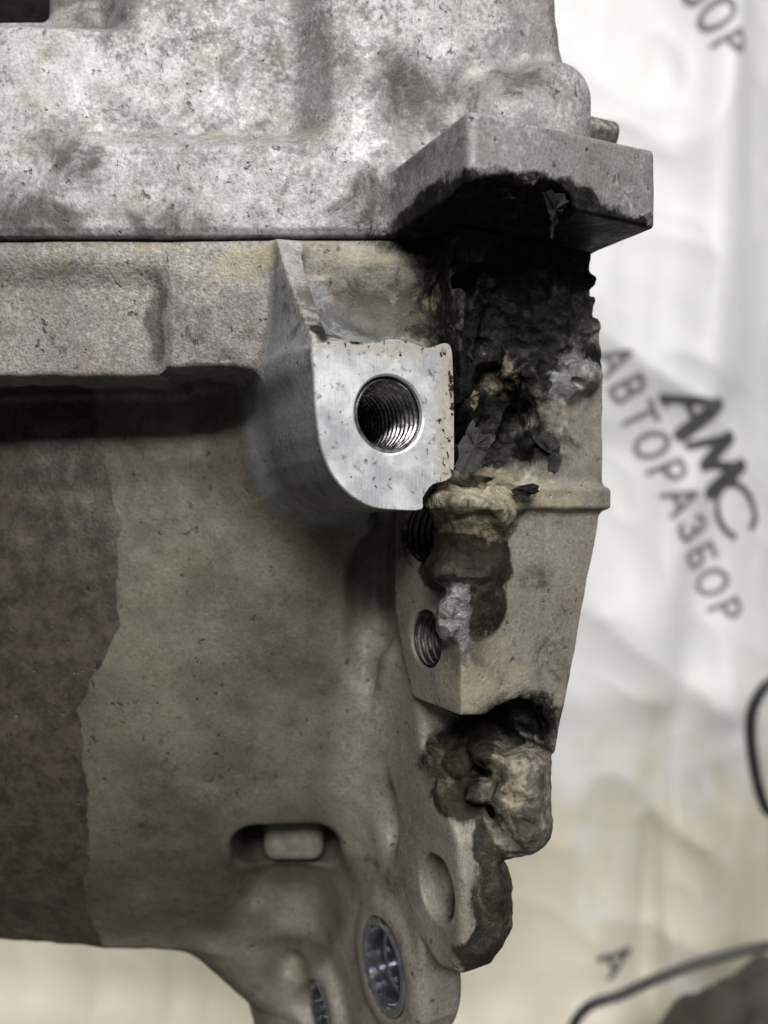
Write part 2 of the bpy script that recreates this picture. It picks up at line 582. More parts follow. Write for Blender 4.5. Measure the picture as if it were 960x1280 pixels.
def mat_machined():
    g = G('machined_aluminium')
    c = g.coord()
    st = g.noise(g.vscale(c, (3.2, 0.16, 1)), 1.0, 4, 0.6)
    big = g.noise(c, 7, 5, 0.6, 0.3)
    fin = g.noise(c, 1.1, 5, 0.7, 0, 40)
    col = g.mix(g.ramp(big, 0.35, 0.65), (0.54, 0.56, 0.59), (0.86, 0.87, 0.885))
    col = g.mix(g.math('MULTIPLY', g.ramp(st, 0.4, 0.7), 0.5), col, (0.84, 0.85, 0.87))
    # tan oxide bloom growing from the right and upper edge
    sx = g.t.nodes.new('ShaderNodeSeparateXYZ')
    g.put(sx.inputs[0], c)
    ex = g.math('MAXIMUM', g.ramp(sx.outputs[0], 5.0, 13.0), g.ramp(sx.outputs[1], 6.5, 13.0))
    bl = g.ramp(g.math('ADD', g.math('MULTIPLY', ex, 0.26), g.math('ADD', g.math('MULTIPLY', big, 0.45), g.math('MULTIPLY', fin, 0.55))), 0.55, 0.68)
    col = g.mix(g.math('MULTIPLY', bl, 0.9), col, g.mix(fin, (0.10, 0.085, 0.065), (0.60, 0.56, 0.50)))
    scr = g.math('MULTIPLY', g.ramp(g.noise(g.vscale(c, (5.5, 0.22, 1)), 1.0, 3, 0.6, 0.0, 444), 0.60, 0.72), g.ramp(big, 0.4, 0.6))
    col = g.mix(g.math('MULTIPLY', scr, 0.55), col, (0.20, 0.205, 0.215))
    # red-brown traces
    rd = g.ramp(g.noise(c, 2.0, 5, 0.7, 0.3, 90), 0.585, 0.66)
    col = g.mix(g.math('MULTIPLY', rd, 0.65), col, (0.20, 0.075, 0.045))
    # black pits
    pt = g.ramp(g.noise(c, 1.5, 4, 0.6, 0.5, 140), 0.665, 0.70)
    pt = g.math('MAXIMUM', pt, g.ramp(g.math('ADD', g.noise(g.vscale(c, (1.5, 0.75, 1)), 2.2, 5, 0.65, 0.3, 260), g.math('MULTIPLY', ex, 0.09)), 0.655, 0.675))
    col = g.mix(pt, col, (0.02, 0.019, 0.018))
    # washer ring worn round the hole
    r = g.t.nodes.new('ShaderNodeVectorMath')
    r.operation = 'LENGTH'
    g.put(r.inputs[0], c)
    rr = g.math('ADD', r.outputs['Value'], g.math('MULTIPLY', g.math('SUBTRACT', big, 0.5), 1.2))
    ring = g.math('MULTIPLY', g.ramp(g.math('ABSOLUTE', g.math('SUBTRACT', rr, 10.9)), 0.0, 0.5, 1, 0), g.ramp(fin, 0.45, 0.6))
    ring = g.math('MULTIPLY', ring, g.ramp(g.noise(c, 5, 2, 0.5, 0, 333), 0.5, 0.6))
    col = g.mix(g.math('MULTIPLY', ring, 0.7), col, (0.06, 0.06, 0.065))
    h = g.math('SUBTRACT', g.math('ADD', g.math('MULTIPLY', st, 0.5), g.math('MULTIPLY', fin, 0.5)), g.math('MULTIPLY', pt, 1.5))
    return g.out(Base_Color=col, Roughness=g.ramp(big, 0.3, 0.7, 0.42, 0.6),
                 Metallic=g.math('SUBTRACT', 0.55, g.math('MULTIPLY', g.math('MAXIMUM', bl, pt), 0.5)), Normal=g.bump(h, 0.5, 0.12))


M_FACE = mat_machined()


def mat_metal(name, col, rough, noise_amt=0.3):
    g = G(name)
    c = g.coord()
    n = g.noise(c, 1.6, 5, 0.65)
    k = g.mix(g.ramp(n, 0.35, 0.65), [x * (1 - noise_amt) for x in col], col)
    return g.out(Base_Color=k, Metallic=0.95, Roughness=g.ramp(n, 0.3, 0.7, rough * 0.8, rough * 1.3), Normal=g.bump(n, 0.15, 0.08))


M_THREAD = mat_metal('oily_cut_thread', (0.40, 0.39, 0.38), 0.24, 0.7)
M_THREAD2 = mat_metal('dirty_cut_thread', (0.16, 0.15, 0.14), 0.42, 0.6)
M_STEEL = mat_metal('blued_steel_sleeve', (0.56, 0.58, 0.62), 0.12, 0.35)
M_PIN = mat_metal('dull_steel_pin', (0.58, 0.55, 0.50), 0.42, 0.4)


def mat_tarp():
    g = G('white_coated_tarpaulin')
    c = g.coord()
    n = g.noise(c, 180, 5, 0.6, 0.4)
    m = g.noise(c, 45, 5, 0.65, 0.3, 300)
    col = g.mix(g.ramp(n, 0.35, 0.65), (0.575, 0.578, 0.57), (0.655, 0.655, 0.647))
    # brown water marks soaked up from the hem
    sx = g.t.nodes.new('ShaderNodeSeparateXYZ')
    g.put(sx.inputs[0], c)
    up = g.ramp(sx.outputs[2], 60, 360, 0.22, -0.10)
    ver = g.noise(g.vscale(c, (1, 1, 0.35)), 60, 6, 0.62, 0.5, 77)
    s = g.ramp(g.math('ADD', up, g.math('ADD', g.math('MULTIPLY', m, 0.45), g.math('MULTIPLY', ver, 0.55))), 0.50, 0.74)
    col = g.mix(g.math('MULTIPLY', s, 0.7), col, g.mix(n, (0.36, 0.31, 0.20), (0.60, 0.55, 0.42)))
    return g.out(Base_Color=col, Roughness=0.55, Normal=g.bump(m, 0.3, 3))


M_TARP = mat_tarp()


def mat_plain(name, col, rough, amt=0.3, size=12, spec=0.5):
    g = G(name)
    c = g.coord()
    n = g.noise(c, size, 5, 0.6)
    k = g.mix(g.ramp(n, 0.35, 0.65), [x * (1 - amt) for x in col], col)
    return g.out(Base_Color=k, Roughness=rough, Specular_IOR_Level=spec, Normal=g.bump(n, 0.2, 0.5))


M_INK = mat_plain('faded_black_ink', (0.075, 0.072, 0.078), 0.6, 0.25, 40)
M_INK2 = mat_plain('faded_grey_ink', (0.16, 0.155, 0.155), 0.6, 0.25, 40)
M_RUB = mat_plain('black_rubber', (0.018, 0.018, 0.019), 0.45, 0.3)
M_BAG = mat_plain('black_polythene', (0.055, 0.050, 0.042), 0.55, 0.6, 30)
M_FILM = mat_plain('charred_plastic_film', (0.013, 0.013, 0.015), 0.6, 0.5, 2, 0.12)

# ------------------------------------------------------------------ the two castings as distance fields
FACE_PX = [(391, 434), (393, 470), (395, 510), (399, 545), (406, 572), (419, 598), (440, 620), (466, 634), (497, 637.5), (527, 637),
           (529, 622), (541, 606), (558, 601), (567, 590), (568, 560), (567.5, 500), (566, 450), (563, 432),
           (555, 429), (546, 432), (537, 435), (526, 433), (512, 427), (494, 424), (476, 426), (458, 431), (443, 431), (430, 427), (419, 426), (403, 429)]
FACE = [face_px(u, v) for u, v in FACE_PX]
FACE_C = face_px(487, 518)
HOLE_R = 6.5

EAR = [(14.8, 51), (45.6, 51), (46.0, 45), (45.5, 40), (46.0, 38.2), (47.4, 36), (48.2, 30), (48.4, 25), (48.4, 4), (47, -3), (45.6, -9), (42, -25),
       (37.5, -41), (36.5, -46), (32.5, -43), (30.5, -38), (27.5, -35.0), (23.5, -35.2), (20, -36.8), (14.8, -36.2)]
LOWF = [(20, -30), (16, -46), (8, -54), (3.5, -60), (2.2, -68), (2.0, -79), (4, -84), (10, -86), (17, -84), (17, -100), (22, -109), (46, -128), (90, -150), (90, -30)]
FLP = [(-130, 149.6), (-60, 148.6), (-20, 148.2), (2, 148.0), (8, 149.2), (40.5, 158.2), (41.5, 180), (41.5, 230), (-130, 230)]
UPP = [(-130, 148.4), (-20, 147.6), (2, 147.6), (9, 149.0), (40.0, 158.2), (41.0, 180), (41.0, 230), (-130, 230)]
L_EAR, L_LOW, L_FACE, L_FL, L_UP = Lut(EAR), Lut(LOWF), Lut(FACE, 22, 0.15), Lut(FLP), Lut(UPP)
ZPROF = np.array([-400, -125, -105, -97, -88, -78, -66, -50, -30, -10, 10, 27, 60])
YPROF = np.array([205, 205, 197, 191, 185, 179, 174, 170, 167.8, 167.5, 169, 171.5, 172])
_zt = np.linspace(-400, 60, 1840)
_yt = np.interp(_zt, ZPROF, YPROF)
_ker = np.hanning(57)
_yt = np.convolve(np.pad(_yt, 28, mode='edge'), _ker / _ker.sum(), 'valid')


def yprof(z):
    return np.interp(z, _zt, _yt)


HOLE2 = (15.0, 13.0, (640 - 800) / F * 150.5)   # s, w, z of the threaded hole in the ear
HOLE3 = (15.0, 15.5, -4.2)                      # the upper one, half hidden behind the boss
HA = (16.0, 11.0, -71.0)
HB = (16.0, 31.0, -95.5)
HC = (16.0, 61.0, -120.5)


def BL(u, v, y, ru, ry, rv):
    k = y / F
    return P(u, v, y), (ru * k, ry, rv * k)


# melted metal: (kind, host part id, ellipsoids, roughness, blend)
LUMPS = [
    ('tan', 4, [BL(592, 632, 142.4, 42, 5.0, 17), BL(558, 627, 142.0, 22, 4.5, 13), BL(622, 640, 144.0, 17, 4.5, 18)], 1.1, 3.0),
    ('burnt', 4, [BL(582, 675, 146, 28, 5, 36), BL(600, 700, 145.5, 20, 4, 22)], 0.9, 3.0),
    ('burnt', 4, [BL(570, 708, 144.0, 28, 4.5, 13), BL(600, 716, 145, 18, 4, 16), BL(553, 716, 145, 12, 4, 11)], 0.9, 2.5),
    ('bare', 4, [BL(562, 766, 142.3, 17, 3.5, 22), BL(556, 785, 142.8, 10, 3, 9)], 1.5, 1.6),
    ('burnt', 4, [BL(592, 752, 145.5, 26, 4, 30)], 0.8, 3.0),
    ('bare', 4, [BL(724, 470, 153.4, 22, 4, 15), BL(706, 488, 153.6, 15, 3.5, 11)], 1.6, 2.6),
    ('knob', 5, [BL(650, 985, 149, 36, 7, 46), BL(655, 1028, 151, 32, 8, 34), BL(668, 950, 154, 20, 6, 18)], 1.2, 1.6),
    ('burnt', 5, [BL(622, 1048, 151, 26, 7, 22)], 1.0, 1.8),
    ('burnt', 5, [BL(612, 1100, 152, 28, 7, 34), BL(612, 1146, 152, 27, 7, 32), BL(594, 1166, 151, 14, 6, 15)], 1.0, 1.6),
    ('burnt', 5, [BL(606, 940, 153, 22, 6, 17)], 1.2, 1.2),
    ('burnt', 5, [BL(572, 952, 155, 19, 5, 17)], 1.2, 1.2),
    ('burnt', 5, [BL(594, 980, 153, 22, 6, 14)], 1.2, 1.2),
    ('burnt', 5, [BL(566, 985, 156, 15, 5, 11)], 1.2, 1.2),
]


def f_lower(p, ids=False):
    x, y, z = p[:, 0], p[:, 1], p[:, 2]
    s, w = to_sw(p)
    wav = 0.30 * vnoise(p, 9.0, 2) + 0.12 * vnoise(p, 3.0, 5)
    # 1 flange under the parting line
    recess = 1.8 * sstep(-39.0, -43.0, x) * sstep(47.5, 41.5, z) * sstep(-95, -70, x)
    recess = recess + 1.6 * sstep(-17, -10, x) * sstep(47, 38, z)
    yy = y - recess - 0.4 * sstep(48, 51, z)
    zl = 25.6 + 1.4 * sstep(-42.5, -40.5, x) - 1.0 * sstep(-27, -20, x) + 0.25 * vnoise(p * np.array([1, 0, 0]), 3.0, 9)
    flange = extrude(L_FL(x, yy), z, -400, 50.7, 0.5)
    flange = smax(flange, zl - z, 0.9) + 0.6 * wav
    # 0 barrel
    hol = 11.0 * sstep(-40, -27, x) * sstep(-5.5, -11.5, x + 0.25 * (z + 80)) * sstep(-75, -88, z) * sstep(-106, -92, z)
    bar = (np.sqrt((x + 45) ** 2 + (y - 480) ** 2) - (480 - yprof(z) - hol)) * 0.85
    bar = smax(bar, -110.0 - z, 2.0)
    gro = np.hypot(s - 16.0, w - 34.0) - 6.5 * sstep(-56, -30, z) + 2.0 * sstep(-30, -56, z)
    bar = smax(bar, -gro, 3.0)
    bar = smax(bar, s - 21.0, 3.0)
    bar = smax(bar, z - 50.7, 0.6) + wav
    lf0 = L_FACE(s, z)
    sh = 0.30 * 6.0 * np.log1p(np.exp(np.clip((w - 21) / 6.0, -20, 20)))
    lf = L_FACE(s - sh, z)
    boss = extrude(lf + 0.1 - 0.03 * np.clip(w, 0, 40), w, 0.12, 60, 0.35) + 0.25 * wav * sstep(1, 4, w)
    D = smin(bar, boss, 2.0 + 14.0 * sstep(8, 26, w))
    D = smin(D, flange, 2.5)
    # 6 lower bulge that carries the gearbox down to the floor
    rx = np.interp(-z, [60, 84, 98, 108, 126, 160], [12, 14, 17, 17, 13, 13])
    xc = np.interp(-z, [60, 98, 108, 126, 160], [-33, -37, -38.5, -24, -16])
    bul = (np.sqrt((x - xc) ** 2 + ((y - 213) / 1.1) ** 2) - rx) * 0.7
    bul = smax(bul, z + 80, 10.0) + wav
    D = smin(D, bul, 2.5)
    # 4 broken ear and 5 the flange below it
    ear = extrude(L_EAR(s, z), w, 1.0, 62, 0.7) + 0.7 * wav
    back = extrude(np.maximum(np.maximum(18.5 - s, s - 33), np.maximum(-64 - z, z + 28)), w, 16, 60, 1.5) + wav
    lowf = extrude(L_LOW(w, z), s, 16.0, 25.0, 1.6)
    bb = extrude(np.hypot(w - HB[1], z - HB[2]) - 13.2, s, 15.4, 26.5, 2.0)
    bc = extrude(np.hypot(w - HC[1], z - HC[2]) - 9.5, s, 13.5, 26, 2.0)
    lowf = smin(smin(smin(lowf, bb, 3.0), bc, 3.0) + wav, back, 3.0)
    lip = extrude(np.maximum(np.abs(z - 2.6) - 2.1, np.maximum(19 - s, s - 49.0)), w, -0.7, 20, 0.6) + 0.5 * wav
    D = smin(D, lowf, 9.0)
    wlim = np.interp(z, [-38, -30, -20, 20], [17, 21.5, 25, 25])
    ear = np.maximum(ear, -np.maximum(np.maximum(s - 20.5, wlim - w), np.maximum(z - 14, -39 - z)))
    D = smin(D, ear, 1.2)
    D = smin(D, lip, 1.6)
    # 2 boss, 3 rib
    wf = np.interp(z, [28.0, 51.5], [1.6, 23.4])
    rc = np.interp(z, [28.0, 51.5], [-11.9, -10.8])
    rib = extrude(np.maximum(np.abs(s - sh - rc) - 1.5 - 0.035 * np.clip(w - 2, 0, 40), (wf - w) * 0.72), z, 24.0, 50.7, 0.5) + 0.3 * wav
    rib = np.maximum(rib, 0.9 - w)
    tt = np.clip((z - 28.3) / 14.5, 0, 1)
    ramp = np.maximum((1.0 + 19.0 * np.sqrt(1 - (1 - tt) ** 2) - w) * 0.45, np.maximum(np.maximum(-11.6 - s, s - 12.8 - 3.0 * sstep(28, 32, z)), np.maximum(28.2 - z, z - 43))) + 0.8 * wav
    D = smin(D, ramp, 1.5)
    boss = np.minimum(boss, ramp + 0.3)
    D = smin(D, rib, 1.6 + 4.0 * sstep(36, 26, z) * sstep(2, 9, w))
    near = np.nonzero((s > 10) & (z > -92) & (w < 34))[0]
    lumps = np.full((len(p), len(LUMPS)), 9.0, np.float32)
    if len(near):
        pn, sn, wn, zn, dn = p[near], s[near], w[near], z[near], D[near]
        r1, r2, r3 = vnoise(pn, 5.5, 11), vnoise(pn, 2.3, 14), vnoise(pn, 1.15, 17)
        rag = 1.2 * r1 + 0.7 * (0.7 - 2.0 * np.abs(r1)) + 0.6 * r2 + 0.5 * (0.7 - 2.0 * np.abs(r2)) + 0.45 * r3
        # material eaten away round the break
        c1 = ellip(pn, from_sw(24.5, 2.0, 15.5), (8.5, 9.0, 11.0)) + rag
        c2 = ellip(pn, from_sw(25.0, -1.0, 34.0), (11.0, 6.5, 11.0)) + rag
        c3 = ellip(pn, from_sw(18.5, 3.0, 11.5), (6.0, 10.0, 9.0)) + rag
        c4 = ellip(pn, from_sw(30.0, -1.0, 44.0), (12.0, 4.5, 8.0)) + rag
        cav = smin(smin(c1, c2, 3.0), smin(c3, c4, 3.0), 2.0)
        cav = smax(cav, 13.75 + (2.2 + 2.6 * r1 + 1.2 * r2) * sstep(28, 32, zn) - sn, 0.8)
        dn = smax(dn, -cav, 1.0)
        # chunk missing from the foot of the ear
        c5 = ellip(pn, from_sw(27.5, 1.0, -41.0), (7.0, 9.0, 6.5)) + 0.6 * rag
        c6 = ellip(pn, from_sw(18.0, 4.0, -44.5), (9.0, 15.0, 7.2)) + 0.5 * rag
        dn = smax(dn, -smin(c5, c6, 2.0), 0.8)
        dn = smin(dn, extrude(np.maximum(np.maximum(19 - sn, sn - 42), np.maximum(-62 - zn, zn + 30)), wn, 15.0, 60, 1.0) + 0.8 * r1 + 0.6 * r2, 1.5)
        # roughened broken skin
        zone = np.exp(-(((sn - 28) / 14) ** 2 + ((zn - 28) / 20) ** 2)) * sstep(20, 10, wn) * sstep(14.5, 17, sn)
        dn = dn + zone * (1.5 * vnoise(pn, 4.6, 21) + 0.7 * (2.0 * np.abs(vnoise(pn, 3.4, 26)) - 0.6) + 0.6 * r2 + 0.45 * r3)
        zone2 = np.exp(-(((sn - 46) / 4) ** 2 + ((zn - 42) / 9) ** 2))
        dn = dn + zone2 * (1.3 * r2 + 0.8 * r3)
        for k, (mt, host, balls, amp, kk) in enumerate(LUMPS):
            dl = None
            for c, r in balls:
                e = ellip(pn, c, r)
                dl = e if dl is None else smin(dl, e, 2.5)
            dl = dl + amp * (0.55 * r1 + 0.2 * (2.0 * np.abs(r2) - 0.6) + 0.22 * r2 + 0.14 * r3)
            lumps[near, k] = dl
            dn = smin(dn, dl, kk)
        D = D.copy()
        D[near] = dn
    D = np.maximum(D, (0.12 - w - 2.5 * np.maximum(lf0, 0)) * 0.6)
    # window in the barrel wall
    pk = rbox(p, (-22.3, 188.0, -77.3), (12.3, 16.0, 7.8), 6.2)
    D = smax(D, -pk, 1.6)
    # dimple and bolt holes
    D = smax(D, -ellip(p, P(492, 1022, 168), (3.2, 2.6, 6.0)), 3.0)
    D = smax(D, -extrude(np.hypot(w - HOLE2[1], z - HOLE2[2]) - 5.5, s, 10, 34, 0.2), 0.4)
    D = smax(D, -extrude(np.hypot(w - HOLE3[1], z - HOLE3[2]) - 5.5, s, 8, 34, 0.2), 0.4)
    D = smax(D, -extrude(np.hypot(w - HA[1], z - HA[2]) - 6.1, s, 6, 22.5, 2.0), 0.7)
    D = smax(D, -extrude(np.hypot(w - HB[1], z - HB[2]) - 9.6, s, 2, 24.0, 0.3), 0.6)
    D = smax(D, -extrude(np.hypot(w - HC[1], z - HC[2]) - 6.4, s, -4, 23, 0.3), 0.6)
    D = smax(D, -extrude(np.hypot(s - FACE_C[0], z - FACE_C[1]) - (HOLE_R + 0.35), w, -5, 24, 0.2), 0.1)
    D = np.maximum(np.maximum(D, z - 50.75), np.maximum(y - 205, -112 - x))
    if ids:
        allp = np.stack([bar, flange + 0.4, np.minimum(boss + 0.2, rib + 0.1), np.where(w - wf < 1.9, rib - 0.1, 9.0), np.minimum(ear, lip), lowf - 0.5, bul], 1)
        return np.concatenate([allp, lumps - 1.3], 1).argmin(1), lumps
    return D


def f_upper(p, ids=False):
    x, y, z = p[:, 0], p[:, 1], p[:, 2]
    s, w = to_sw(p)
    wav = 0.35 * vnoise(p, 8.0, 32) + 0.14 * vnoise(p, 3.0, 35)
    right = sstep(-18.5, -8.5, x + 0.02 * (z - 70))
    up = sstep(67.0, 73.0, z)
    lean = 0.035 * np.maximum(z - 70, 0)
    rec = (1.8 + 4.2 * sstep(-70, -20, x)) * (1 - right) * up + lean + 1.2 * right * sstep(64, 74, z) - 0.7 * sstep(-12, -4, x) * sstep(4, -2, x) * up
    # window ledge at the top left
    rec = rec + 5.0 * sstep(-46, -56, x) * sstep(91, 95.5, z)
    rec = rec + 0.5 * sstep(53.0, 51.2, z)
    body = L_UP(x, y - rec)
    slant = (x - 40.0 + 0.155 * np.maximum(z - 66, 0)) * 0.98
    body = smax(body, slant, 2.5)
    body = extrude(body, z, 51.15, 160, 0.45) * 0.93 + wav
    # 1 round bolt boss on the right shoulder
    bo = capsule(p, (33.2, 158.0, 55), (32.8, 158.0, 80.5), 7.9) + 0.6 * wav
    bo2 = ellip(p, (24.5, 155.5, 75.0), (9.0, 7.0, 10.0)) + 0.6 * wav
    D = smin(body, bo2, 4.0)
    D = smin(D, bo, 2.5)
    D = smax(D, -(ellip(p, (6.5, 145.3, 77.0), (8.0, 5.5, 8.5)) + 0.5 * wav), 3.5)
    # 2 bracket arm
    sl = 7.0
    top = 63.2 + 0.055 * (s - sl)
    rl = np.where(s < 20, 1.8, 0.7)
    qs = np.where(s < 27.5, sl + rl - s, s - 47.4 + rl)
    qw = np.where(w < 10, -13.1 + rl - w, w - 40 + rl)
    br2 = np.minimum(np.maximum(qs, qw), 0) + np.sqrt(np.maximum(qs, 0) ** 2 + np.maximum(qw, 0) ** 2) - rl
    zc = np.maximum(51.15 - z, z - top)
    r = np.where(z > 57, 0.9, 0.3)
    A, Bz = br2 + r, zc + r
    br = np.minimum(np.maximum(A, Bz), 0) + np.sqrt(np.maximum(A, 0) ** 2 + np.maximum(Bz, 0) ** 2) - r + 0.25 * wav
    rag = 0.9 * vnoise(p, 3.6, 51) + 0.6 * vnoise(p, 1.4, 54)
    bite = ellip(p, from_sw(16.5, -9.0, 50.4), (9.6, 9.5, 3.9)) + 0.55 * rag
    bite2 = ellip(p, from_sw(24.0, -11.0, 50.5), (4.8, 7.0, 4.6)) + 0.55 * rag
    br = smax(br, -np.minimum(bite, bite2), 0.4)
    D = smin(D, br, 2.2)
    # dark opening at the top left
    D = smax(D, -rbox(p, (-97.0, 165.0, 109.3), (31.0, 35.0, 13.0), 1.5), 1.6)
    D = np.maximum(np.maximum(D, 51.15 - z), np.maximum(y - 205, -112 - x))
    D = np.maximum(D, z - 128)
    if ids:
        return np.stack([body - 0.2, np.minimum(bo, bo2) + 0.8, br], 1).argmin(1)
    return D


# ------------------------------------------------------------------ deposits (stains with their own shapes, some painted shade and a glint, in the metal's frame)
def blob(p, pts):
    """max of soft ellipsoids (u, v, depth, ru, rv, rdepth, strength); centres given by photo pixel and depth"""
    out = np.zeros(len(p))
    for u, v, y, ru, rv, ry, st in pts:
        c = P(u, v, y)
        k = y / F
        q = ((p[:, 0] - c[0]) / (ru * k)) ** 2 + ((p[:, 2] - c[2]) / (rv * k)) ** 2 + ((p[:, 1] - c[1]) / ry) ** 2
        out = np.maximum(out, st * np.clip(1.35 - np.sqrt(q) * 0.85, 0, 1))
    return out


SOOT = [(490, 415, 137, 90, 16, 8, 0.75), (535, 400, 142, 30, 26, 10, 0.7), (574, 500, 146, 20, 120, 12, 1.0), (640, 280, 142, 130, 26, 26, 1.6), (655, 244, 131, 58, 22, 9, 1.3), (560, 350, 150, 40, 60, 12, 0.85), (650, 340, 153, 110, 62, 22, 1.25), (622, 430, 155, 78, 85, 22, 1.25), (600, 530, 156, 42, 75, 24, 1.25), (650, 560, 156, 60, 30, 20, 0.75),
        (705, 390, 156, 55, 60, 16, 0.8), (740, 450, 158, 22, 40, 12, 0.7), (580, 335, 150, 60, 34, 14, 0.72),
        (585, 680, 148, 36, 44, 20, 1.0), (545, 670, 158, 40, 40, 16, 0.9), (575, 760, 146, 36, 30, 14, 0.6),
        (640, 905, 150, 62, 40, 18, 1.3), (585, 952, 154, 42, 46, 16, 1.5), (640, 1010, 150, 46, 40, 14, 0.6),
        (660, 255, 132, 75, 24, 14, 1.0), (640, 290, 142, 120, 30, 22, 0.9), (420, 415, 133, 22, 10, 8, 0.7), (406, 418, 129, 13, 10, 6, 1.2), (470, 418, 137, 70, 10, 8, 0.55)]
STAIN_SHADE = [(475, 383, 142, 100, 42, 18, 1.5), (545, 400, 146, 30, 30, 10, 0.6), (603, 760, 144, 32, 75, 10, 0.9), (590, 830, 144, 26, 30, 10, 0.7), (665, 720, 149, 34, 26, 10, 0.62),
         (700, 830, 150, 40, 50, 10, 0.6), (525, 120, 150, 62, 56, 12, 0.95), (640, 100, 152, 40, 40, 9, 0.6), (198, 400, 150, 14, 52, 8, 1.3),  # last blob, narrow and upright: shade of the flange step painted in
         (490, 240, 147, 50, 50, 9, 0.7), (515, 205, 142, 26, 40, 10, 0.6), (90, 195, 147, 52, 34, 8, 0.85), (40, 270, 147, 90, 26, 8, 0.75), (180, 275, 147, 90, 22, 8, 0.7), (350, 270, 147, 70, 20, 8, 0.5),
         (110, 20, 158, 60, 36, 12, 0.8), (345, 350, 147, 12, 45, 8, 0.7), (640, 1010, 150, 60, 60, 18, 0.9), (615, 1120, 150, 50, 70, 18, 1.0), (470, 1100, 165, 40, 20, 14, 0.6), (520, 1200, 160, 40, 16, 14, 0.55),  # first blob: shading of the recessed top-left ledge painted dark
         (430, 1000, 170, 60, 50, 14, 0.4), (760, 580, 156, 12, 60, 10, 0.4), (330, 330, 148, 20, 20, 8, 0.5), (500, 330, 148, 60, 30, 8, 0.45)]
TAN = [(660, 618, 147, 110, 20, 12, 0.9), (600, 600, 150, 70, 20, 12, 0.9), (580, 860, 146, 45, 40, 10, 0.8), (640, 850, 148, 30, 40, 10, 0.6), (610, 650, 147, 40, 40, 10, 0.6), (620, 800, 147, 30, 60, 10, 0.55),
       (620, 480, 160, 40, 30, 12, 0.55), (300, 325, 148, 70, 26, 8, 0.75), (200, 308, 148, 90, 10, 8, 0.7), (450, 320, 148, 70, 14, 8, 0.65), (400, 165, 150, 60, 12, 8, 0.6), (300, 162, 150, 120, 10, 8, 0.55),
       (540, 370, 146, 14, 18, 8, 0.7), (642, 985, 146, 24, 40, 14, 0.72), (640, 235, 130, 40, 20, 8, 0.5), (330, 120, 153, 60, 60, 8, 0.35)]
PALE = [(60, 100, 150, 130, 60, 14, 1.0), (120, 220, 147, 140, 60, 14, 0.7), (330, 240, 147, 150, 50, 12, 0.75), (300, 60, 152, 160, 70, 14, 0.45), (560, 40, 152, 100, 50, 14, 0.5), (450, 160, 148, 40, 90, 10, 0.45),
        (620, 160, 128, 60, 20, 12, 0.2), (720, 120, 155, 30, 50, 14, 0.35), (60, 100, 150, 200, 50, 14, 0.8), (180, 340, 148, 160, 30, 8, 0.4), (640, 670, 147, 80, 40, 10, 0.3)]
BARE_GLINT = [(33, 470, 149, 5, 3, 5, .9), (70, 470, 149, 12, 3, 5, .8), (98, 469, 149, 8, 4, 5, .95), (171, 469, 149, 9, 4, 5, .9), (192, 468, 149, 7, 4, 5, .9), (287, 460, 149, 8, 4, 5, .9), (330, 461, 149, 9, 3, 5, .7), (728, 468, 156, 22, 18, 8, 0.95), (712, 440, 156, 16, 14, 8, 0.5), (545, 660, 158, 4, 14, 8, 0.8)]  # bare metal chips; the last narrow blob is a painted wet glint


def oil_mask(p):
    x, z = p[:, 0], p[:, 2]
    k = 168 / F
    vz = 640 - z / k
    edge = np.interp(vz, [470, 540, 620, 660, 700, 780, 830, 850, 890, 930, 1000, 1080, 1130, 1200],
                     [110, 118, 140, 150, 149, 150, 130, 112, 96, 96, 100, 90, 75, 60])
    u = 480 + x / k
    wob = 5.0 * vnoise(p, 3.5, 61) + 2.5 * vnoise(p, 1.4, 63)
    m = sstep(4.0, -4.0, u + wob - edge)
    return m * sstep(465, 475, vz) * sstep(160, 163, p[:, 1])


def deposits(p):
    q = p + 1.3 * np.stack([vnoise(p, 4.5, 71), vnoise(p, 4.5, 73), vnoise(p, 4.5, 75)], 1) + 0.5 * np.stack([vnoise(p, 1.6, 81), vnoise(p, 1.6, 83), vnoise(p, 1.6, 85)], 1)
    sq, wq = to_sw(q)
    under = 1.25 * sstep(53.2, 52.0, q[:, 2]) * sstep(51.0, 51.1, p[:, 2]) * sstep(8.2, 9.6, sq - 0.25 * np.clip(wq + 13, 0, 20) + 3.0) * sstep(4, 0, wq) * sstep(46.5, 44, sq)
    return {'soot': np.maximum(blob(q, SOOT), under), 'stain_shade': blob(q, STAIN_SHADE), 'tan': blob(q, TAN), 'pale': blob(q, PALE), 'bare': blob(q, BARE_GLINT), 'oil': oil_mask(p),
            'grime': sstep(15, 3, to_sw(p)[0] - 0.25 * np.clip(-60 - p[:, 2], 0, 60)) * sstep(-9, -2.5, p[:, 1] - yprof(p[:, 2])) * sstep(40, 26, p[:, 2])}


# ------------------------------------------------------------------ mesh helpers for exact parts
def add_obj(name, me, mat, parent=None, base=None):
    if mat is not None:
        me.materials.append(mat)
    o = bpy.data.objects.new(name, me)
    ROOT.objects.link(o)
    if parent is not None:
        o.parent = parent
    return o


def mesh_from(name, verts, faces, smooth=True):
    me = bpy.data.meshes.new(name)
    me.from_pydata([tuple(map(float, v)) for v in verts], [], faces)
    me.update()
    if smooth:
        me.shade_smooth()
    else:
        me.shade_flat()
    return me


def frame_matrix(origin_mm, ex, ey, ez, base):
    o = world_of(origin_mm) - np.asarray(base)
    m = Matrix.Identity(4)
    for i in range(3):
        m[i][0], m[i][1], m[i][2], m[i][3] = ex[i], ey[i], ez[i], o[i]
    return m


